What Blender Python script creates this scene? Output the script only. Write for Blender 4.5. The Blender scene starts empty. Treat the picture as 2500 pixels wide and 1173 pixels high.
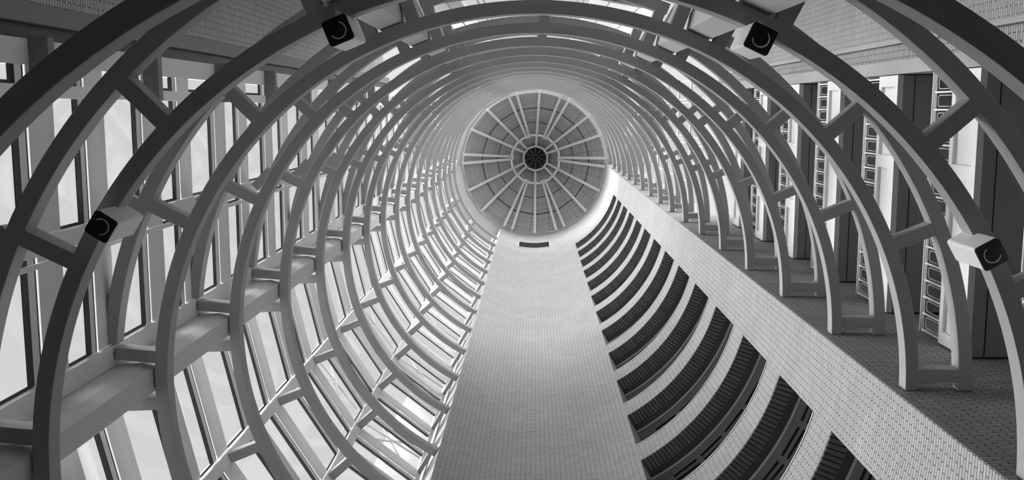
import bpy, bmesh, math
from mathutils import Matrix, Vector
C = bpy.context.scene
COL = C.collection
PI = math.pi
# ------------------------------------------------------------------ units
# everything is laid out in storeys (x, y, h above the lens) and scaled to metres
S, Z0 = 4.0, 1.6
def P(x, y, h): return Vector((x * S, y * S, h * S + Z0))
# ------------------------------------------------------------------ camera
Rm = [[0.9997483396257292, 0.0, 0.02243339955507698],
      [0.0029758170656872963, 0.9911627831743738, -0.132617803340354],
      [-0.022235150739072857, 0.13265118638756776, 0.9909133467773968]]
cam = bpy.data.cameras.new('camera'); co = bpy.data.objects.new('camera', cam); COL.objects.link(co)
r_, d_, f_ = Rm
co.matrix_world = Matrix(((r_[0], -d_[0], -f_[0], 0), (r_[1], -d_[1], -f_[1], 0),
                          (r_[2], -d_[2], -f_[2], Z0), (0, 0, 0, 1)))
cam.sensor_width = 36; cam.lens = 2400 / 2500 * 36; cam.clip_start = 0.05; cam.clip_end = 500
C.camera = co
# ------------------------------------------------------------------ world and light
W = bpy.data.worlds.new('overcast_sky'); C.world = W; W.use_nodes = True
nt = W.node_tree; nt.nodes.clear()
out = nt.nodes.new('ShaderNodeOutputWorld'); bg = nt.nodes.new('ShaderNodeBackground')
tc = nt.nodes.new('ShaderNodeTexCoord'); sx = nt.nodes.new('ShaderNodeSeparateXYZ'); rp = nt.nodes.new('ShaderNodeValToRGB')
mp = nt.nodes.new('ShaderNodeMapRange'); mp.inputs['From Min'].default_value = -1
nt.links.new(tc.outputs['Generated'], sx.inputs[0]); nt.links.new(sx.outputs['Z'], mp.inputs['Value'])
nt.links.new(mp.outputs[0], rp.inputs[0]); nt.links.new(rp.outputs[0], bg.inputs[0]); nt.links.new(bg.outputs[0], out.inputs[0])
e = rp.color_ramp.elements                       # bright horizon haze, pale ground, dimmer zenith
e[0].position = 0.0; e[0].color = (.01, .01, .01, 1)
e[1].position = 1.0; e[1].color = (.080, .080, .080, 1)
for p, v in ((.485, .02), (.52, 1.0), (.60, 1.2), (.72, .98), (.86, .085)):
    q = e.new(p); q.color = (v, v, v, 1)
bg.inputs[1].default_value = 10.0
def sun(name, rot, st, ang):
    l = bpy.data.lights.new(name, 'SUN'); l.energy = st; l.angle = ang
    o = bpy.data.objects.new(name, l); o.rotation_euler = rot; COL.objects.link(o); return o
def toward(v): return Vector(v).to_track_quat('Z', 'Y').to_euler()
sun('hazy_sun', toward((-.90, .08, .50)), 8.0, math.radians(28))
C.view_settings.view_transform = 'Standard'; C.view_settings.look = 'None'
C.view_settings.exposure = 0.0; C.view_settings.gamma = 1; C.view_settings.use_curve_mapping = False
C.cycles.use_denoising = True
C.cycles.max_bounces = 10; C.cycles.diffuse_bounces = 6; C.cycles.transparent_max_bounces = 24
C.cycles.sample_clamp_indirect = 8
# ------------------------------------------------------------------ materials
MATS = {}
def mat(name, v, rough=.6, bump=0.0, bscale=40, spec=.3, metal=0, var=0.05):
    m = bpy.data.materials.new(name); m.use_nodes = True; n = m.node_tree; b = n.nodes['Principled BSDF']
    b.inputs['Roughness'].default_value = rough; b.inputs['Specular IOR Level'].default_value = spec
    b.inputs['Metallic'].default_value = metal
    nz = n.nodes.new('ShaderNodeTexNoise'); nz.inputs['Scale'].default_value = bscale * .05; nz.inputs['Detail'].default_value = 6
    g = n.nodes.new('ShaderNodeTexCoord'); n.links.new(g.outputs['Object'], nz.inputs['Vector'])
    r = n.nodes.new('ShaderNodeMapRange'); r.inputs['To Min'].default_value = v * (1 - var); r.inputs['To Max'].default_value = v * (1 + var)
    n.links.new(nz.outputs[0], r.inputs[0])
    cb = n.nodes.new('ShaderNodeCombineColor')
    for i in range(3): n.links.new(r.outputs[0], cb.inputs[i])
    n.links.new(cb.outputs[0], b.inputs['Base Color'])
    if bump:
        z2 = n.nodes.new('ShaderNodeTexNoise'); z2.inputs['Scale'].default_value = bscale; z2.inputs['Detail'].default_value = 4
        n.links.new(g.outputs['Object'], z2.inputs['Vector'])
        bp = n.nodes.new('ShaderNodeBump'); bp.inputs['Strength'].default_value = bump; bp.inputs['Distance'].default_value = .01
        n.links.new(z2.outputs[0], bp.inputs['Height']); n.links.new(bp.outputs[0], b.inputs['Normal'])
    MATS[name] = m; return m
def brickmat(name, c1, c2, mortar, bw=.29, bh=.083, ms=.009, off=.5, rough=.8, bumpd=.02):
    m = bpy.data.materials.new(name); m.use_nodes = True; n = m.node_tree; b = n.nodes['Principled BSDF']
    b.inputs['Roughness'].default_value = rough; b.inputs['Specular IOR Level'].default_value = .25
    uv = n.nodes.new('ShaderNodeUVMap'); uv.uv_map = 'UVMap'
    t = n.nodes.new('ShaderNodeTexBrick'); t.offset = off
    t.inputs['Scale'].default_value = 1; t.inputs['Brick Width'].default_value = bw; t.inputs['Row Height'].default_value = bh
    t.inputs['Mortar Size'].default_value = ms; t.inputs['Mortar Smooth'].default_value = .3
    t.inputs['Color1'].default_value = (c1, c1, c1, 1); t.inputs['Color2'].default_value = (c2, c2, c2, 1)
    t.inputs['Mortar'].default_value = (mortar, mortar, mortar, 1)
    n.links.new(uv.outputs[0], t.inputs['Vector'])
    nz = n.nodes.new('ShaderNodeTexNoise'); nz.inputs['Scale'].default_value = .35; nz.inputs['Detail'].default_value = 5
    n.links.new(uv.outputs[0], nz.inputs['Vector'])
    r = n.nodes.new('ShaderNodeMapRange'); r.inputs['To Min'].default_value = .86; r.inputs['To Max'].default_value = 1.12
    n.links.new(nz.outputs[0], r.inputs[0])
    mx = n.nodes.new('ShaderNodeVectorMath'); mx.operation = 'SCALE'
    n.links.new(t.outputs[0], mx.inputs[0]); n.links.new(r.outputs[0], mx.inputs['Scale'])
    n.links.new(mx.outputs[0], b.inputs['Base Color'])
    bp = n.nodes.new('ShaderNodeBump'); bp.invert = True; bp.inputs['Strength'].default_value = .8; bp.inputs['Distance'].default_value = bumpd
    n.links.new(t.outputs['Fac'], bp.inputs['Height']); n.links.new(bp.outputs[0], b.inputs['Normal'])
    MATS[name] = m; return m
mat('painted_steel', .37, .55, .05, 60)
mat('dark_paint_and_shade', .2, .6, .05, 30)
mat('facade_grey', .72, .6, .05, 30)
mat('pale_trim', .68, .5)
mat('pier_paint', .62, .55, .05, 20)
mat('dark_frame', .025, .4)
mat('white_panel', .80, .5)
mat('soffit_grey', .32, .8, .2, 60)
mat('rough_concrete', .34, .9, .5, 60)
mat('plaster', .55, .7, .1, 20)
mat('rail_white', .80, .35)
mat('lamp_white', .9, .4)
mat('lamp_black', .006, .12, spec=.5)
mat('chrome', .8, .15, metal=1)
mat('slot_black', .01, .6)
mat('timber_beam', .88, .6, .1, 60)
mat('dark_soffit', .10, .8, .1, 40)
mat('cornice_paint', .68, .6)
mat('floor_stone', .36, .35, 0)
mat('exterior_stone', .62, .8, .2, 10)
mat('lantern_dark', .10, .6)
brickmat('pale_brick', .50, .41, .12, ms=.010)
brickmat('tan_brick', .36, .31, .12)
brickmat('dark_brick', .36, .28, .07, ms=.011)
brickmat('soldier_brick', .21, .15, .03, bw=.11, bh=12, ms=.014, off=0)
brickmat('dome_boards', .60, .48, .13, bw=3.6, bh=.21, ms=.035, off=.37)
g = bpy.data.materials.new('window_glass'); g.use_nodes = True; n = g.node_tree; n.nodes.clear()
o_ = n.nodes.new('ShaderNodeOutputMaterial'); mx = n.nodes.new('ShaderNodeMixShader'); mx.inputs[0].default_value = .07
tr = n.nodes.new('ShaderNodeBsdfTransparent'); tr.inputs[0].default_value = (.95, .95, .95, 1)
gl = n.nodes.new('ShaderNodeBsdfGlossy'); gl.inputs['Roughness'].default_value = .03
n.links.new(tr.outputs[0], mx.inputs[1]); n.links.new(gl.outputs[0], mx.inputs[2]); n.links.new(mx.outputs[0], o_.inputs[0])
MATS['window_glass'] = g
# ------------------------------------------------------------------ object helpers
def tag(o, label=None, cat=None, group=None, kind=None):
    if label: o['label'] = label
    if cat: o['category'] = cat
    if group: o['group'] = group
    if kind: o['kind'] = kind
    elif cat and 'kind' not in o: o['kind'] = 'thing'
    return o
def empty(name, loc):
    o = bpy.data.objects.new(name, None); o.location = loc; o.empty_display_size = .1; COL.objects.link(o); return o
class MB:
    """collects solids given in storey units"""
    def __init__(s): s.v = []; s.f = []; s.uv = {}
    def add(s, vs, fs, uvs=None):
        b = len(s.v); s.v += [P(*q) for q in vs]
        for i, f in enumerate(fs):
            if uvs: s.uv[len(s.f)] = uvs[i]
            s.f.append([b + j for j in f])
        return s
    def prism(s, pts, h0, h1):
        """vertical prism over a plan polygon; brick uv runs along the outline"""
        n = len(pts); vs = [(x, y, h0) for x, y in pts] + [(x, y, h1) for x, y in pts]
        fs = []; uvs = []; u = 0
        for i in range(n):
            j = (i + 1) % n; L = math.hypot(pts[j][0] - pts[i][0], pts[j][1] - pts[i][1]) * S
            fs.append([i, j, n + j, n + i]); uvs.append([(u, h0 * S), (u + L, h0 * S), (u + L, h1 * S), (u, h1 * S)]); u += L
        fs.append(list(range(n))[::-1]); uvs.append([(pts[k][0] * S, pts[k][1] * S) for k in range(n)][::-1])
        fs.append(list(range(n, 2 * n))); uvs.append([(pts[k][0] * S, pts[k][1] * S) for k in range(n)])
        return s.add(vs, fs, uvs)
    def wallseg(s, A, B, t0, t1, h0, h1, nrm):
        """box along plan segment A-B, from depth t0 to t1 along nrm"""
        q = [(A[0] + nrm[0] * t0, A[1] + nrm[1] * t0), (B[0] + nrm[0] * t0, B[1] + nrm[1] * t0),
             (B[0] + nrm[0] * t1, B[1] + nrm[1] * t1), (A[0] + nrm[0] * t1, A[1] + nrm[1] * t1)]
        return s.prism(q, h0, h1)
    def arc(s, cx, cy, r0, r1, a0, a1, h0, h1, n=48, caps=True, swap=False):
        """curved beam of rectangular section, degrees"""
        vs = []; fs = []; uvs = []
        for i in range(n + 1):
            a = math.radians(a0 + (a1 - a0) * i / n); c_, s_ = math.cos(a), math.sin(a)
            vs += [(cx + r0 * c_, cy + r0 * s_, h0), (cx + r1 * c_, cy + r1 * s_, h0),
                   (cx + r1 * c_, cy + r1 * s_, h1), (cx + r0 * c_, cy + r0 * s_, h1)]
        for i in range(n):
            b = 4 * i; L0 = math.radians(a1 - a0) * i / n * r0 * S; L1 = math.radians(a1 - a0) * (i + 1) / n * r0 * S
            ra, rb = r0 * S, r1 * S; za, zb = h0 * S, h1 * S
            for k, (va, vb) in enumerate(((ra, rb), (za, zb), (rb, ra), (zb, za))):
                fs.append([b + k, b + (k + 1) % 4, b + 4 + (k + 1) % 4, b + 4 + k])
                uvs.append([(L0, va), (L0, vb), (L1, vb), (L1, va)])
        if caps:
            fs.append([3, 2, 1, 0]); uvs.append([(0, h1 * S), ((r1 - r0) * S, h1 * S), ((r1 - r0) * S, h0 * S), (0, h0 * S)])
            b = 4 * n; fs.append([b, b + 1, b + 2, b + 3])
            uvs.append([(0, h0 * S), ((r1 - r0) * S, h0 * S), ((r1 - r0) * S, h1 * S), (0, h1 * S)])
        return s.add(vs, fs, uvs)
    def bar(s, A, B, w, hh, up=(0, 0, 1)):
        """box bar between two 3d points in storey units"""
        a = Vector(A); b = Vector(B); d = (b - a).normalized(); u = Vector(up)
        sd = d.cross(u); 
        if sd.length < 1e-4: sd = d.cross(Vector((1, 0, 0)))
        sd.normalize(); u = sd.cross(d).normalized()
        q = [(-w / 2, -hh / 2), (w / 2, -hh / 2), (w / 2, hh / 2), (-w / 2, hh / 2)]
        vs = [tuple(a + sd * x + u * y) for x, y in q] + [tuple(b + sd * x + u * y) for x, y in q]
        L = (b - a).length * S
        fs = [[0, 1, 5, 4], [1, 2, 6, 5], [2, 3, 7, 6], [3, 0, 4, 7], [3, 2, 1, 0], [4, 5, 6, 7]]
        uvs = [[(0, 0), (0, w * S), (L, w * S), (L, 0)]] * 4 + [[(0, 0), (w, 0), (w, w), (0, w)]] * 2
        return s.add(vs, fs, uvs)
    def tube(s, pts, r, n=8, close=False):
        m = len(pts); vs = []; fs = []
        pv = [Vector(p) for p in pts]
        for i in range(m):
            t = (pv[(i + 1) % m] - pv[i - 1]) if (close or 0 < i < m - 1) else (pv[1] - pv[0] if i == 0 else pv[-1] - pv[-2])
            t.normalize(); u = t.cross(Vector((.3, .4, .86)));
            if u.length < .1: u = t.cross(Vector((1, 0, 0)))
            u.normalize(); w = t.cross(u)
            for k in range(n):
                a = 2 * PI * k / n; vs.append(tuple(pv[i] + (u * math.cos(a) + w * math.sin(a)) * r))
        for i in range(m if close else m - 1):
            j = (i + 1) % m
            for k in range(n): fs.append([i * n + k, i * n + (k + 1) % n, j * n + (k + 1) % n, j * n + k])
        if not close: fs.append(list(range(n))[::-1]); fs.append([(m - 1) * n + k for k in range(n)])
        return s.add(vs, fs)
    def build(s, name, m, parent=None, bevel=0, smooth=False, loc=None):
        me = bpy.data.meshes.new(name); off = Vector(parent_loc(parent)) if parent else (Vector(loc) if loc is not None else Vector((0, 0, 0)))
        me.from_pydata([tuple(v - off) for v in s.v], [], s.f)
        ul = me.uv_layers.new(name='UVMap')
        for p in me.polygons:
            q = s.uv.get(p.index)
            if q:
                for li, c in zip(p.loop_indices, q): ul.data[li].uv = c
        bm = bmesh.new(); bm.from_mesh(me); bmesh.ops.recalc_face_normals(bm, faces=bm.faces); bm.to_mesh(me); bm.free()
        me.materials.append(MATS[m] if isinstance(m, str) else m)
        if smooth:
            for p in me.polygons: p.use_smooth = True
        o = bpy.data.objects.new(name, me); COL.objects.link(o)
        if parent: o.parent = parent
        elif loc is not None: o.location = loc
        if bevel:
            b = o.modifiers.new('bevel', 'BEVEL'); b.width = bevel; b.segments = 2; b.limit_method = 'ANGLE'; b.angle_limit = math.radians(50)
        return o
def parent_loc(p):
    l = Vector((0, 0, 0))
    while p: l = l + p.location; p = p.parent
    return l
CHILD = {}
def dup(root, dz=0, dloc=None):
    def rec(o, par):
        c = o.copy(); COL.objects.link(c)
        if par: c.parent = par
        for ch in [x for x in KIDS.get(o.name, [])]: rec(ch, c)
        return c
    c = rec(root, None); c.location = root.location + (Vector(dloc) if dloc else Vector((0, 0, dz * S))); return c
KIDS = {}
def index_kids():
    KIDS.clear()
    for o in COL.objects:
        if o.parent: KIDS.setdefault(o.parent.name, []).append(o)
ORD = ['lowest', 'second', 'third', 'fourth', 'fifth', 'sixth', 'seventh', 'eighth', 'ninth', 'tenth', 'eleventh', 'twelfth', 'thirteenth',
       'fourteenth', 'fifteenth', 'sixteenth', 'seventeenth', 'eighteenth', 'nineteenth', 'twentieth', 'twenty-first', 'twenty-second']
# ------------------------------------------------------------------ plan
AX, AY = 0.0, 1.145                 # tower axis
RB = 1.468                          # inner face of the brick drum
H0 = 3.916                          # first ring beam over the lens
HT = 20.45                          # springing of the dome
FL = -0.4                           # floor level
def pl(r, a): a = math.radians(a); return (AX + r * math.cos(a), AY + r * math.sin(a))
XL, XR = -1.75, 1.97                # planes of the flat glazed wall and of the galleries to the right
YR = 1.14                           # return wall
# ------------------------------------------------------------------ room shell
tag(MB().prism([(-3.2, -2.2), (3.4, -2.2), (3.4, 3.4), (-3.2, 3.4)], FL - .08, FL).build('floor', 'floor_stone'),
    'pale stone floor of the round atrium', 'floor', kind='structure')
tag(MB().arc(AX, AY, RB, RB + .3, 59.6, 117.6, FL, HT, 60).build('wall_south', 'pale_brick'),
    'tall curved pale brick wall rising from the bottom centre to the dome', 'wall', kind='structure')
tag(MB().arc(AX, AY, RB, RB + .3, 0.0, 14.9, FL, HT, 16).build('wall_east', 'pale_brick'),
    'tall narrow pale brick pier between the galleries and the ring beams', 'wall', kind='structure')
tag(MB().prism([(1.469, YR), (1.599, YR), (1.599, YR + .004), (1.469, YR + .004)], FL, HT).prism([(1.78, YR), (2.9, YR), (2.9, YR + .3), (1.74, YR + .3)], FL, 10.6).prism([(1.60, YR + .001), (1.779, YR + .001), (1.77, YR + .3), (1.60, YR + .3)], FL, HT)
    .build('wall_southeast', 'dark_brick'), 'brown brick side wall that carries the feet of the ring beams', 'wall', kind='structure')
a0, a1 = pl(RB, 117.61), pl(1.86, 117.61); b0, b1 = pl(RB + .001, 116.2), pl(1.86, 116.2)
tag(MB().prism([a0, a1, b1, b0], FL, HT).build('wall_southwest', 'pale_brick'), 'narrow brick reveal where the window wall meets the curved brick wall', 'wall', kind='structure')
# back walls of the galleries
tag(MB().arc(AX, AY, 2.15, 2.25, 12, 62, FL, HT, 40).build('wall_gallery', 'plaster'), 'curved plaster wall behind the brick galleries', 'wall', kind='structure')
for nm, a in (('wall_gallery_west', 59.7), ('wall_gallery_east', 14.8)):
    p0, p1 = pl(RB + .3, a), pl(2.16, a); da = .9 if a > 30 else -.9; p2, p3 = pl(2.16, a + da), pl(RB + .3, a + da)
    tag(MB().prism([p0, p1, p2, p3], FL, HT).build(nm, 'dark_brick'), 'dark brick end wall of the galleries at the ' + ('left' if a > 30 else 'right'), 'wall', kind='structure')
# ------------------------------------------------------------------ brick parapets and gallery ceilings
NPAR = 14
HP = 3.555
pr = empty('gallery_parapet', P(*pl(RB, 37), HP))
MB().arc(AX, AY, RB, RB + .07, 14.9, 59.6, HP, HP + .29, 60).build('brick_band', 'pale_brick', pr)
MB().arc(AX, AY, RB - .004, RB + .075, 14.9, 59.6, HP + .29, HP + .30, 60).build('coping', 'pale_trim', pr)
MB().tube([(*pl(RB + .11, 15.2 + 44.2 * i / 50), HP + .36) for i in range(51)], .006).build('hand_rail', 'rail_white', pr, smooth=True)
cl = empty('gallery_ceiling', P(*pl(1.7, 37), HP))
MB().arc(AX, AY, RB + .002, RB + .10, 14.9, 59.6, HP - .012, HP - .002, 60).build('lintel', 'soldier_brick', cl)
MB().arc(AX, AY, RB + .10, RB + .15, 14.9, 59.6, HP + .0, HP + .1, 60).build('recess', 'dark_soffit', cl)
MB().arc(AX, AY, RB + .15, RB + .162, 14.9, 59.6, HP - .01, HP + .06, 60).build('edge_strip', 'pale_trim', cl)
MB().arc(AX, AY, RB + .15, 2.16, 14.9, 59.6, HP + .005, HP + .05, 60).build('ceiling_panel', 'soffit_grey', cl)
for a in (19.5, 27.5, 35.5, 43.5, 51.5):
    for dr in (.225, .262):
        A = pl(RB + dr, a - 3.3); B = pl(RB + dr, a + 3.3)
        MB().bar((*A, HP + .003), (*B, HP + .003), .012, .006).build('air_slot', 'slot_black', cl)
index_kids()
WHERE = 'counting the curved brick galleries up from the camera'
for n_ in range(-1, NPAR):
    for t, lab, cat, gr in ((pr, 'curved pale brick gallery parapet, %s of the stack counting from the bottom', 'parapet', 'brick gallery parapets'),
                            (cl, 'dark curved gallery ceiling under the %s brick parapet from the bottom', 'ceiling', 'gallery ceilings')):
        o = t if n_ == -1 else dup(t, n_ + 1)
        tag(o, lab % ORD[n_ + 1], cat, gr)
# brick band closing the galleries under the dome
tag(MB().arc(AX, AY, RB, RB + .3, 14.9, 59.6, HP + NPAR - .0, HT, 50).build('wall_upper', 'pale_brick'), 'plain curved brick wall above the topmost gallery', 'wall', kind='structure')
# wrought scrolls behind the lowest parapets
for k, n_ in enumerate((-1, 0, 1, 2)):
    t = empty('scroll_railing', P(*pl(RB + .1, 37), HP + 1 + n_ + .31))
    for i in range(14):
        a = 17 + i * 3.05; hh = HP + n_ + 1 + .335
        pts = []
        for j in range(15):
            th = j / 14 * 2 * PI * 1.25; rr = .026 * (1 - .6 * j / 14)
            pts.append((*pl(RB + .1, a + math.degrees(rr * math.cos(th) / RB)), hh + rr * math.sin(th)))
        MB().tube(pts, .0032, 6).build('scroll', 'rail_white', t, smooth=True)
    MB().tube([(*pl(RB + .1, 15.2 + 44.2 * i / 50), HP + n_ + 1 + .318) for i in range(51)], .004, 6).build('lower_rail', 'rail_white', t, smooth=True)
    tag(t, 'white iron scroll railing on top of the %s brick parapet from the camera' % ORD[k], 'railing', 'scroll railings')
# vent high on the curved wall
v = empty('wall_vent', P(*pl(RB, 90), 18.3))
MB().arc(AX, AY, RB - .012, RB - .001, 77.7, 101.9, 18.30, 18.98, 20).build('frame', 'facade_grey', v)
for i in range(10):
    MB().arc(AX, AY, RB - .02, RB - .012, 78.4, 101.2, 18.33 + i * .064, 18.372 + i * .064, 16).build('slat', 'slot_black', v)
tag(v, 'dark slatted vent high on the curved brick wall under the dome', 'vent')
# ------------------------------------------------------------------ ring beams
RI0, RI1, RO0, RO1 = 1.512, 1.565, 1.725, 1.780
DH = .075
ring = empty('ring_beam', P(AX, AY, H0))
MB().arc(AX, AY, RI0, RI1, 117.7, 359.75, H0, H0 + DH, 160).build('inner_chord', 'painted_steel', ring, bevel=.012)
for q0, q1, n_ in ((186.0, 246.8, 48), (251.2, 291.9, 32), (296.5, 359.8, 48)):
    MB().arc(AX, AY, RO0, RO1, q0, q1, H0, H0 + DH, n_).build('outer_chord', 'painted_steel', ring, bevel=.012)
def web(a, r0, r1, w=.052, parent=ring):
    A = pl(r0, a); B = pl(r1, a)
    MB().bar((*A, H0 + DH / 2 - .001), (*B, H0 + DH / 2 - .001), w, DH - .004).build('strut', 'painted_steel', parent, bevel=.008)
for a in (337.2, 318.1, 271.7, 225.0, 206.0): web(a, RI1 - .01, RO0 + .01)
for a in (297.4, 290.8, 252.2, 245.8): web(a, RI1 - .01, RO0 + .01)
A_ = pl(RO1 - .005, 206); MB().bar((*A_, H0 + .02), (XL + .052, .475, H0 + .02), .05, .036).build('wall_tie', 'painted_steel', ring, bevel=.006)
web(184.7, RI1 - .01, 1.73)
web(177.4, RI1 - .01, 1.74)
for a in (157.0, 137.6): web(a, RI1 - .01, 1.726)
web(119.0, RI1 - .01, 1.731, .03)
MB().bar((RI1 - .01, 1.078, H0 + DH / 2), (RO0 + .02, 1.078, H0 + DH / 2), .056, DH - .004).build('strut', 'painted_steel', ring, bevel=.008)
MB().bar((RI1 + .02, 1.121, H0 + DH / 2), (RO0 - .01, 1.121, H0 + DH / 2), .008, .014).build('end_plate', 'rail_white', ring)
index_kids()
rings = {}
NR = 16
for k in range(-2, NR):
    if k == 0: o = ring
    else: o = dup(ring, k)
    rings[k] = o
    lab = 'grey curved ring beam, %s of the rings from the camera up' % ORD[k + 2]
    if k == -2: lab = 'grey curved ring beam nearest the camera, cut off by the top corners of the picture'
    if k == -1: lab = 'grey curved ring beam second from the camera, carrying the four white floodlights'
    tag(o, lab, 'ring beam', 'ring beams stacked up the tower')
# ------------------------------------------------------------------ corner piers of the glazed side
def pier(name, a, h0, h1, label, r0=1.572, r1=1.88, w=.048, m='pier_paint'):
    ca, sa = math.cos(math.radians(a)), math.sin(math.radians(a)); t = (-sa, ca)
    def q(r, s): return (AX + ca * r + t[0] * s, AY + sa * r + t[1] * s)
    o = MB().prism([q(r0, -w), q(r0, w), q(r0 + .06, w + .0145), q(r1 - .1, w + .004), q(r1, w), q(r1, -w), q(r1 - .1, -w - .004), q(r0 + .06, -w - .0145)], h0, h1).build(name, m, loc=P(*q(r0, 0), h0), bevel=.01)
    return tag(o, label, 'pier', 'corner piers behind the ring beams')
pier('corner_pier', 181.0, FL, HT, 'broad grey corner pier running up the left side between the two window walls')
pier('corner_pier', 249.0, FL, HT, 'pale corner pier at the top left of the ring beams')
pier('corner_pier', 294.2, FL, HT, 'pale corner pier at the top right of the ring beams')
# ------------------------------------------------------------------ window wall
# heights inside one storey, measured from the underside of the ring beam
CELL = dict(panel=[(-.345 + .0, -.34)], )
BAYS = []
def window_unit(idx, A, B, k0, label, narrow=False):
    """one storey of one bay: two strip windows with frames, spandrels, slits and sills"""
    d = Vector((B[0] - A[0], B[1] - A[1])); L = d.length; d /= L
    nr = Vector((-d.y, d.x)); mid = Vector(((A[0] + B[0]) / 2, (A[1] + B[1]) / 2))
    if nr.dot(mid - Vector((AX, AY))) < 0: nr = -nr          # outward
    base = empty('window_%d' % idx, P(mid.x, mid.y, H0 + k0))
    H = H0 + k0
    g1 = MB()
    for h0, h1 in ((.40, .445), (.475, .60), (.85, .885), (.915, 1.03)):
        g1.wallseg(A, B, 0, .003, H + h0 - 0, H + h1, nr)
    g1.build('spandrel', 'facade_grey', base)
    for h0, h1, dz in ((.36, .40, .0), (.81, .85, .0)):
        MB().wallseg(A, B, .002, .006, H + h0, H + h1, nr).build('head_frame', 'dark_frame', base)
    g2 = MB()
    for h0, h1 in ((.445, .459), (.885, .899)): g2.wallseg(A, B, .002, .006, H + h0, H + h1, nr)
    g2.build('dark_joint', 'dark_frame', base)
    for h0, h1 in ((.60, .655), (1.03, 1.078)):
        MB().wallseg(A, B, .001, .005, H + h0, H + h1, nr).build('sill', 'pale_trim', base)
    for h0, h1 in ((.08, .36), (.655, .81), (.459, .475), (.899, .915)):
        MB().wallseg(A, B, .006, .0085, H + h0, H + h1, nr).build('pane', 'window_glass', base)
    # dark jamb at the far end
    g3 = MB(); e0 = (A[0] + d.x * (L - .012), A[1] + d.y * (L - .012))
    for h0, h1 in ((.08, .36), (.655, .81)):
        g3.wallseg(e0, B, .002, .006, H + h0, H + h1, nr)
    g3.build('jamb', 'dark_frame', base)
    return tag(base, label, 'window', 'strip windows of the glazed wall', 'structure')
def large_window(idx, A, B, k0):
    d = Vector((B[0] - A[0], B[1] - A[1])); L = d.length; d /= L
    nr = Vector((-d.y, d.x)); mid = Vector(((A[0] + B[0]) / 2, (A[1] + B[1]) / 2))
    if nr.dot(mid - Vector((AX, AY))) < 0: nr = -nr
    base = empty('window_%d' % idx, P(mid.x, mid.y, H0 + k0)); H = H0 + k0
    MB().wallseg(A, B, 0, .003, H + .985, H + 1.08, nr).build('spandrel', 'facade_grey', base)
    MB().wallseg(A, B, .002, .006, H + .965, H + .985, nr).build('head_frame', 'dark_frame', base)
    MB().wallseg(A, B, .006, .0085, H + .08, H + .965, nr).build('pane', 'window_glass', base)
    for t in (.03, .34, .40, .66, .97):
        a_ = (A[0] + d.x * L * (t - .008), A[1] + d.y * L * (t - .008)); b_ = (A[0] + d.x * L * (t + .008), A[1] + d.y * L * (t + .008))
        MB().wallseg(a_, b_, .001, .005, H + .08, H + .965, nr).build('mullion', 'facade_grey', base)
    return base
def inset(A, B, a, b):
    L = math.hypot(B[0] - A[0], B[1] - A[1]); ux, uy = (B[0] - A[0]) / L, (B[1] - A[1]) / L
    return (A[0] + ux * a, A[1] + uy * a), (B[0] - ux * b, B[1] - uy * b)
RW = 1.75
bays = [
    (inset(pl(RW, 176.5), pl(RW, 157.3), .03, .03), 'lower left, first bay below the broad grey pier', -1, 15),
    (inset(pl(RW, 157.3), pl(RW, 137.8), .03, .03), 'lower left, middle bay', -1, 15),
    (inset(pl(RW, 137.8), pl(RW, 118.0), .03, .012), 'lower left, bay beside the curved brick wall', -1, 15),
    (((XL, .562), (XL, .969)), 'left, first bay above the broad grey pier', -1, 15),
    (((XL, -.036), (XL, .445)), 'left, bay above the narrow post', -1, 15),
    (((XL, -.15), (XL, -.084)), 'upper left, narrow slot', -1, 15),
    (((XL, .516), (XL, .541)), 'left, narrow slot beside the narrow post', -1, 15),
    (((XL, 1.059), (XL, 1.076)), 'left, narrow slot beside the broad grey pier', -1, 15),
    (inset(pl(1.85, 252.9), pl(1.85, 271.7), .0, .02), 'top, bay left of centre', -1, 15),
    (inset(pl(1.85, 271.7), pl(1.85, 290.2), .02, .0), 'top, bay right of centre', -1, 15),
    (((XR - .1, -.36), (XR - .1, .36)), 'upper right, above the galleries, left half', 7, 15),
    (((XR - .1, .40), (XR - .1, 1.13)), 'upper right, above the galleries, right half', 7, 15),
]
wi = 1
for (A, B), where, k0, k1 in bays:
    big = where[:3] in ('top', 'upp') and 'slot' not in where
    t = large_window(wi, A, B, k0) if big else window_unit(wi, A, B, k0, '')
    index_kids()
    for k in range(k0, k1):
        o = t if k == k0 else dup(t, k - k0)
        o.name = 'window_%d' % wi; wi += 1
        tag(o, '%s window on the %s, %s storey up in that bay' % ('large' if big else 'strip', where, ORD[k - k0]), 'window', 'strip windows of the glazed wall', 'structure')
for i, ((A, B), where, k0, k1) in enumerate(bays):  # unseen base walls, kept solid to cut light rising to the beams
    if k0 < 0:
        d = Vector((B[0] - A[0], B[1] - A[1])).normalized(); nr = Vector((-d.y, d.x))
        if nr.dot(Vector(A) - Vector((AX, AY))) < 0: nr = -nr
        tag(MB().wallseg(A, B, 0, .03, FL, H0 - 1 + .07, nr).build('wall_base_blocker', 'soffit_grey'), 'unseen grey base wall below the windows, solid to cut upward light, ' + where, 'wall', kind='structure')
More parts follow.
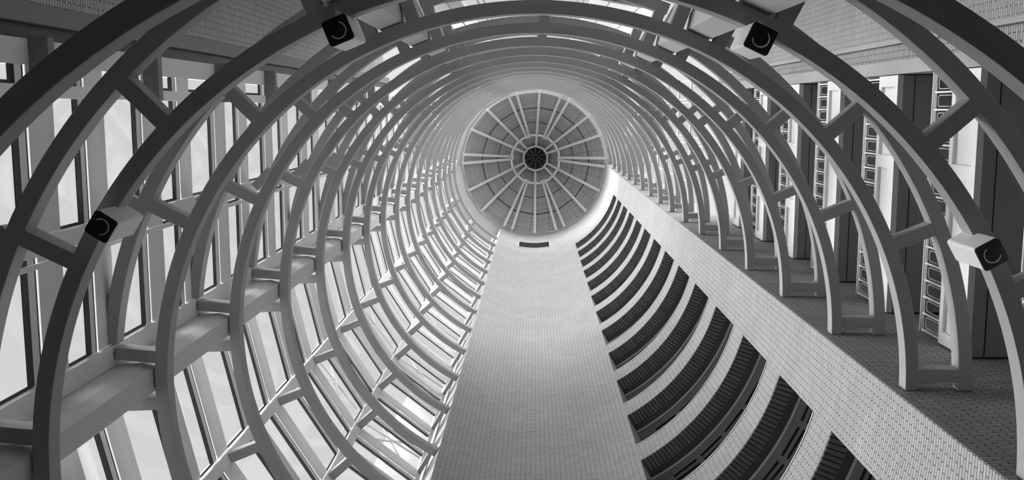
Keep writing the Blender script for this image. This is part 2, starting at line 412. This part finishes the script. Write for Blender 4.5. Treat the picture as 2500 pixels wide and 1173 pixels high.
# slim window posts
def post(x, y, w, dpt, a, label, m='facade_grey', h0=FL, h1=HT, name='window_post'):
    ca, sa = math.cos(a), math.sin(a)
    q = [(x + ca * i * dpt - sa * j * w, y + sa * i * dpt + ca * j * w) for i, j in ((-.5, -.5), (.5, -.5), (.5, .5), (-.5, .5))]
    return tag(MB().prism(q, h0, h1).build(name, m, loc=P(x, y, h0), bevel=.008), label, 'post', 'posts of the window wall')
for a, rp_, l in ((157.15, 1.762, 'slim grey window post on the lower left, nearer the broad pier'), (137.7, 1.762, 'slim grey window post on the lower left, nearer the curved brick wall'), (271.7, 1.862, 'slim grey window post at the top centre')):
    x, y = pl(rp_, a); post(x, y, .062, .07, math.radians(a), l)
post(XL + .0, .4805, .069, .04, 0, 'slim grey window post on the left wall, between two window bays')
post(XL, .5515, .019, .02, 0, 'thin grey bar beside the narrow slot of the left windows')
post(XL + .0, 1.014, .088, .036, 0, 'grey window post just above the broad corner pier')
post(XL + .0, -.06, .047, .012, 0, 'narrow grey post at the upper end of the left windows')
x, y = pl(1.762, 119.0); post(x, y, .03, .06, math.radians(119), 'thin grey edge post against the curved brick wall')
# plaster panel zone and brick on the upper left
tag(MB().prism([(XL, -.24), (XL, -.15), (XL - .05, -.15), (XL - .05, -.24)], FL, HT).build('wall_left_panel', 'pier_paint'), 'pale panelled strip of wall at the upper left', 'wall', kind='structure')
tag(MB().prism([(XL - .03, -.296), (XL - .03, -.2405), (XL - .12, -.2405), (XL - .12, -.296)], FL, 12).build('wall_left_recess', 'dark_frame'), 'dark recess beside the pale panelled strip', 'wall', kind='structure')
post(XL - .03, -.3325, .073, .06, 0, 'dark grey vertical beam at the upper left beside the brown brick', 'dark_paint_and_shade', h1=12)
tag(MB().prism([(XL, -1.3), (XL, -.3695), (XL - .2, -.3695), (XL - .2, -1.3)], FL, 11.5).build('wall_northwest', 'pale_brick'), 'brown brick wall seen between the ring beams at the upper left', 'wall', kind='structure')
tag(MB().prism([(XL, -1.3), (-.66, -1.0), (-.66, -.95), (XL, -1.25)], FL, HT).build('wall_north_left', 'plaster'), 'pale wall closing the corner at the top left', 'wall', kind='structure')
ledge = MB().wallseg((XL, -.245), (XL, -.035), -.07, 0, H0 + .5, H0 + .55, (-1, 0)).build('ledge', 'dark_paint_and_shade', loc=P(XL, -.14, H0 + .5), bevel=.008)  # dark coat carries the shading of the ledge underside
index_kids()
for k in range(-3, 8):
    o = ledge if k == 0 else dup(ledge, k)
    tag(o, 'short grey ledge across the pale panels at the upper left, %s one up' % ORD[k + 3], 'ledge', 'ledges on the pale panels')
# ------------------------------------------------------------------ right side: brick pier and galleries
tag(MB().prism([(XR, -1.4), (XR, -.376), (XR + .1, -.376), (XR + .1, -1.4)], FL, 10.8).build('wall_northeast', 'tan_brick'), 'pale brick wall between the ring beams at the upper right', 'wall', kind='structure')
tag(MB().prism([(XR, -.3755), (XR, -.35), (XR + .1, -.35), (XR + .1, -.3755)], FL, 10.8).build('trim_1', 'rough_concrete'), 'plain strip edging the brick wall at the upper right', 'trim', kind='structure')
tag(MB().prism([(XR + .02, -.349), (XR + .02, -.26), (XR + .1, -.26), (XR + .1, -.349)], FL, 10.8).build('wall_northeast_return', 'dark_brick'), 'darker brick strip beside the gallery ends at the upper right', 'wall', kind='structure')
tag(MB().prism([(XR - .005, -.259), (XR - .005, -.185), (XR + .5, -.185), (XR + .5, -.259)], FL, 10.8).build('trim_2', 'rough_concrete'), 'rough grey concrete edge at the end of the right galleries', 'trim', kind='structure')
tag(MB().prism([(.7, -1.3), (XR, -1.35), (XR, -1.4), (.7, -1.35)], FL, HT).build('wall_north_right', 'plaster'), 'pale wall closing the corner at the top right', 'wall', kind='structure')
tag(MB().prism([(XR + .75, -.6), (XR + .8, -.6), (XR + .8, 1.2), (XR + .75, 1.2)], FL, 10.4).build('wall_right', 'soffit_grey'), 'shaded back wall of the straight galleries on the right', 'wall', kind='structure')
Y0, Y1 = -.18, 1.13
HF = 4.44
fp = empty('gallery_fascia', P(XR, .5, HF))
MB().prism([(XR, Y0), (XR, Y1), (XR + .03, Y1), (XR + .03, Y0)], HF, HF + .05).build('bottom_frame', 'white_panel', fp)
MB().prism([(XR, Y0), (XR, Y1), (XR + .03, Y1), (XR + .03, Y0)], HF + .25, HF + .29).build('top_frame', 'white_panel', fp)
for y0, y1 in ((Y0, Y0 + .06), (.26, .33), (.69, .76), (Y1 - .06, Y1)): MB().prism([(XR, y0), (XR, y1), (XR + .03, y1), (XR + .03, y0)], HF + .05, HF + .25).build('stile', 'white_panel', fp)
for y0, y1 in ((Y0 + .06, .26), (.33, .69), (.76, Y1 - .06)):
    MB().prism([(XR + .018, y0), (XR + .018, y1), (XR + .03, y1), (XR + .03, y0)], HF + .05, HF + .25).build('recessed_panel', 'white_panel', fp)
sf = empty('gallery_slab', P(XR + .4, .5, HF))
MB().prism([(XR + .03, Y0), (XR + .03, Y1), (XR + .745, Y1), (XR + .745, Y0)], HF + .0, HF + .26).build('slab', 'soffit_grey', sf)
MB().prism([(XR + .09, Y0), (XR + .09, Y1), (XR + .094, Y1), (XR + .094, Y0)], HF - .002, HF + .002).build('shadow_gap', 'slot_black', sf)
rl = empty('gallery_railing', P(XR, .5, HF + .29))
h0, h1 = HF + .292, HF + .54
g4 = MB(); xr = XR + .012
for hh, rr, dx in ((h1, .0062, 0), (h1 - .022, .0045, 0), (h1 - .04, .0035, 0)):
    g4.tube([(xr + dx, Y0, hh), (xr + dx, Y1 - .002, hh)], rr)
g4.build('top_rail', 'rail_white', rl, smooth=True)
MB().tube([(xr, Y0, h0 + .012), (xr, Y1 - .002, h0 + .012)], .005).build('bottom_rail', 'rail_white', rl, smooth=True)
npost = 15; sp = (Y1 - Y0 - .03) / npost
for i in range(npost + 1):
    y = Y0 + .015 + i * sp
    MB().prism([(xr - .005, y - .0042), (xr + .005, y - .0042), (xr + .005, y + .0042), (xr - .005, y + .0042)], h0, h1 - .03).build('baluster', 'rail_white', rl)
    if i < npost:
        ya, yb, ha, hb, rr = y + .016, y + sp - .016, h0 + .012, h1 - .065, .016
        pts = []
        for cy_, ch_, b0 in ((yb - rr, hb - rr, 0), (ya + rr, hb - rr, 90)):
            for j in range(5):
                t = math.radians(b0 + 90 * j / 4); pts.append((xr, cy_ + rr * math.cos(t), ch_ + rr * math.sin(t)))
        pts = [(xr, yb, ha)] + pts + [(xr, ya, ha)]
        MB().tube(pts, .0021, 6).build('hoop', 'rail_white', rl, smooth=True)
index_kids()
for k in range(-3, 6):
    for t, nm, cat, gr in ((fp, 'white panelled gallery front on the right, %s level up', 'panel front', 'white gallery fronts'),
                           (sf, 'dark gallery slab on the right, %s level up', 'slab', 'gallery slabs'),
                           (rl, 'white hooped gallery railing on the right, %s level up', 'railing', 'hooped gallery railings')):
        if k == 5 and t is rl: continue
        o = t if k == 0 else dup(t, k)
        tag(o, nm % ORD[k + 3], cat, gr)
# ------------------------------------------------------------------ crossed braces outside the lower left windows
for n_, (aa, ab, rr) in enumerate(((156.0, 139.0, 1.86), (136.5, 119.0, 1.86))):
    for k in range(3, 9, 2):
        t = empty('cross_brace', P(*pl(rr, (aa + ab) / 2), H0 + k))
        for (u, w_), (h0, h1) in (((aa, ab), (.1, .95)), ((aa, ab), (.95, .1)), ((aa, ab), (.5, .62))):
            MB().bar((*pl(rr, u), H0 + k + h0), (*pl(rr, w_), H0 + k + h1), .012, .016).build('brace_bar', 'soffit_grey', t)
        tag(t, 'pale crossed roof bracing behind the windows of the %s lower left bay, %s up' % (('middle', 'rightmost')[n_], ORD[(k - 3) // 2]), 'brace', 'crossed braces outside the windows')
tag(MB().prism([pl(2.05, 126), pl(2.05, 108), pl(2.3, 108), pl(2.3, 126)], FL, 9.6).build('wall_outside', 'exterior_stone'), 'pale outside wall seen through the windows beside the curved brick wall', 'wall', kind='structure')
# ------------------------------------------------------------------ floodlights
def flood(x, y, h, ang, label, rang):
    base = P(x, y, h); t = empty('floodlight', base); ca, sa = math.cos(ang), math.sin(ang)
    def q(u, v): return (x + ca * u - sa * v, y + sa * u + ca * v)
    w = .0375
    def rr(w, r, n=5):
        out_ = []
        for cx_, cy_, b in ((w - r, w - r, 0), (-w + r, w - r, 90), (-w + r, -w + r, 180), (w - r, -w + r, 270)):
            for j in range(n + 1):
                th = math.radians(b + 90 * j / n); out_.append(q(cx_ + r * math.cos(th), cy_ + r * math.sin(th)))
        return out_
    MB().prism(rr(w, .009), h + .004, h + .19).build('housing', 'lamp_white', t)
    MB().prism(rr(w * .985, .009), h - .003, h + .004).build('front_glass', 'lamp_black', t); fg = COL.objects[-1]
    pts = [(*q(.023 * math.cos(j * 2 * PI / 32 * .62 + .5), .023 * math.sin(j * 2 * PI / 32 * .62 + .5)), h - .0035) for j in range(33)]
    MB().tube(pts, .0026, 6).build('glint_arc', 'chrome', fg, smooth=True)  # chrome arc stands in for the bright reflection on the black glass
    ri = pl(1.522, rang); bx, by = ri
    MB().bar((x + (bx - x) * .3, y + (by - y) * .3, h + .10), (bx, by, h + .10), .02, .02).bar((bx, by, h + .09), (bx, by, H0 - 1 + .002), .03, .012).build('bracket', 'facade_grey', t); bk = COL.objects[-1]
    pv = Vector((bx - x, by - y)).normalized()
    MB().bar((bx - pv.x * .02 - pv.y * .03, by - pv.y * .02 + pv.x * .03, h + .04), (bx - pv.x * .02 + pv.y * .03, by - pv.y * .02 - pv.x * .03, h + .04), .012, .02).build('clamp', 'lamp_white', bk)
    tag(t, label, 'floodlight', 'square floodlights on the nearest ring beams')
for (x, y, rang, l) in ((-1.253, .3395, 212.7, 'white square floodlight with black face on the left ring beam'),
                        (-.5513, -.2179, 248.0, 'white square floodlight with black face at the top left'),
                        (.6291, -.1924, 295.2, 'white square floodlight with black face at the top right'),
                        (1.3038, .4125, 330.7, 'white square floodlight with black face on the far right ring beam')):
    flood(x, y, 2.80, math.radians(rang), l, rang)
# ------------------------------------------------------------------ unseen walls added outside to shade the lower storeys
for i, (a, w_, r, hh) in enumerate(((180, 40, 4.6, 3.6), (140, 30, 4.8, 6.2), (225, 38, 4.8, 5.0), (270, 50, 4.6, 11.0), (312, 34, 5.2, 9.5), (100, 30, 5.2, 6.0), (350, 30, 5.2, 8.5), (40, 60, 5.4, 7.0))):
    q = [pl(r, a - w_ / 2), pl(r, a + w_ / 2), pl(r + 1, a + w_ / 2), pl(r + 1, a - w_ / 2)]
    tag(MB().prism(q, FL, hh).build('wall_shade_block', 'exterior_stone'), 'unseen wall added outside to shade the lower storeys, %s of the tower' % ('west', 'southwest', 'northwest', 'north', 'northeast', 'south', 'east', 'southeast')[i], 'wall', kind='structure')
# ------------------------------------------------------------------ dome
DX, DY, DR, LR, LH = .03, 1.12, 1.452, .27, 22.5
tag(MB().arc(AX, AY, RB - .005, RB + .5, 0, 360, HT - .02, HT + .3, 120, caps=False).build('trim_cornice', 'cornice_paint'), 'pale cornice ring at the foot of the dome', 'trim', kind='structure')
dm = empty('timber_dome', P(DX, DY, HT))
RIM = 1.50
def dp(r, a, dh=0):
    a = math.radians(a); h = HT + .02 + (RIM - r) / (RIM - LR) * (LH - HT); return (DX + r * math.cos(a), DY + r * math.sin(a), h + dh)
SING = [-87, -41.7, -23.4, 23.5, 43.5, 90.4, 138.4, 157.7, 207.8, 227.8]
PAIRS = [(-69.5, -62.3), (-3.9, 3.0), (65.3, 72.5), (109.3, 116.4), (179.8, 186.8), (247.8, 254.6)]
angs = sorted([a % 360 for a in SING + [x for p_ in PAIRS for x in p_]])
m_ = MB()
for i, a in enumerate(angs):
    b = angs[(i + 1) % len(angs)]; 
    if b < a: b += 360
    vs = [dp(RIM + .05, a), dp(RIM + .05, b), dp(LR, b), dp(LR, a)]
    w0 = (RIM + .05) * math.radians(b - a) * S; Ls = math.hypot(RIM + .05 - LR, LH - HT) * S; u0 = i * 7.3
    m_.add(vs, [[0, 1, 2, 3]], [[(u0 - w0 / 2, 0), (u0 + w0 / 2, 0), (u0 + .2, Ls), (u0 - .2, Ls)]])
m_.build('boarding', 'dome_boards', dm)
for a in SING: MB().bar(dp(RIM + .0, a, -.05), dp(LR + .02, a, -.05), .054, .10).build('rib', 'timber_beam', dm, bevel=.01)
for a, b in PAIRS:
    mid = (a + b) / 2
    for q_, ia in ((a, mid - 3.2), (b, mid + 3.2)):
        MB().bar(dp(RIM, q_, -.05), dp(.53, ia, -.05), .054, .10).build('rib', 'timber_beam', dm, bevel=.01)
for r in (.83, 1.14):
    for i, a in enumerate(angs):
        b = angs[(i + 1) % len(angs)]; b += 360 if b < a else 0
        MB().bar(dp(r, a, -.012), dp(r, b, -.012), .018, .03).build('purlin', 'dark_soffit', dm)
mm = MB()
for i in range(18): mm.bar(dp(.545, i * 20, -.06), dp(.545, i * 20 + 20, -.06), .05, .09)
mm.build('ring_plate', 'timber_beam', dm)
lt = MB()
for i in range(10):
    lt.bar((*[(DX + .28 * math.cos(math.radians(i * 36 + 18))), (DY + .28 * math.sin(math.radians(i * 36 + 18)))], LH - .12),
           (*[(DX + .28 * math.cos(math.radians(i * 36 + 54))), (DY + .28 * math.sin(math.radians(i * 36 + 54)))], LH - .12), .045, .14)
lo = lt.build('lantern_ring', 'cornice_paint', dm)
ll = MB()
for i in range(10):
    a, b = math.radians(i * 36 + 18), math.radians(i * 36 + 54)
    q0 = (DX + .27 * math.cos(a), DY + .27 * math.sin(a)); q1 = (DX + .27 * math.cos(b), DY + .27 * math.sin(b))
    ll.add([(*q0, LH - .1), (*q1, LH - .1), (*q1, LH + .25), (*q0, LH + .25)], [[0, 1, 2, 3]])
    ll.add([(*q0, LH + .25), (*q1, LH + .25), (DX, DY, LH + .6)], [[0, 1, 2]])
ll.build('lantern_shell', 'lantern_dark', dm)
for i in range(10):
    a = math.radians(i * 36 + 18)
    MB().bar((DX + .26 * math.cos(a), DY + .26 * math.sin(a), LH + .22), (DX, DY, LH + .56), .01, .015).build('lantern_rib', 'timber_beam', dm)
MB().tube([(DX, DY, LH + .3), (DX, DY, LH + .56)], .03, 12).build('lantern_boss', 'slot_black', dm)
tag(dm, 'round timber dome with radiating pale ribs and a dark lantern', 'dome', kind='structure')
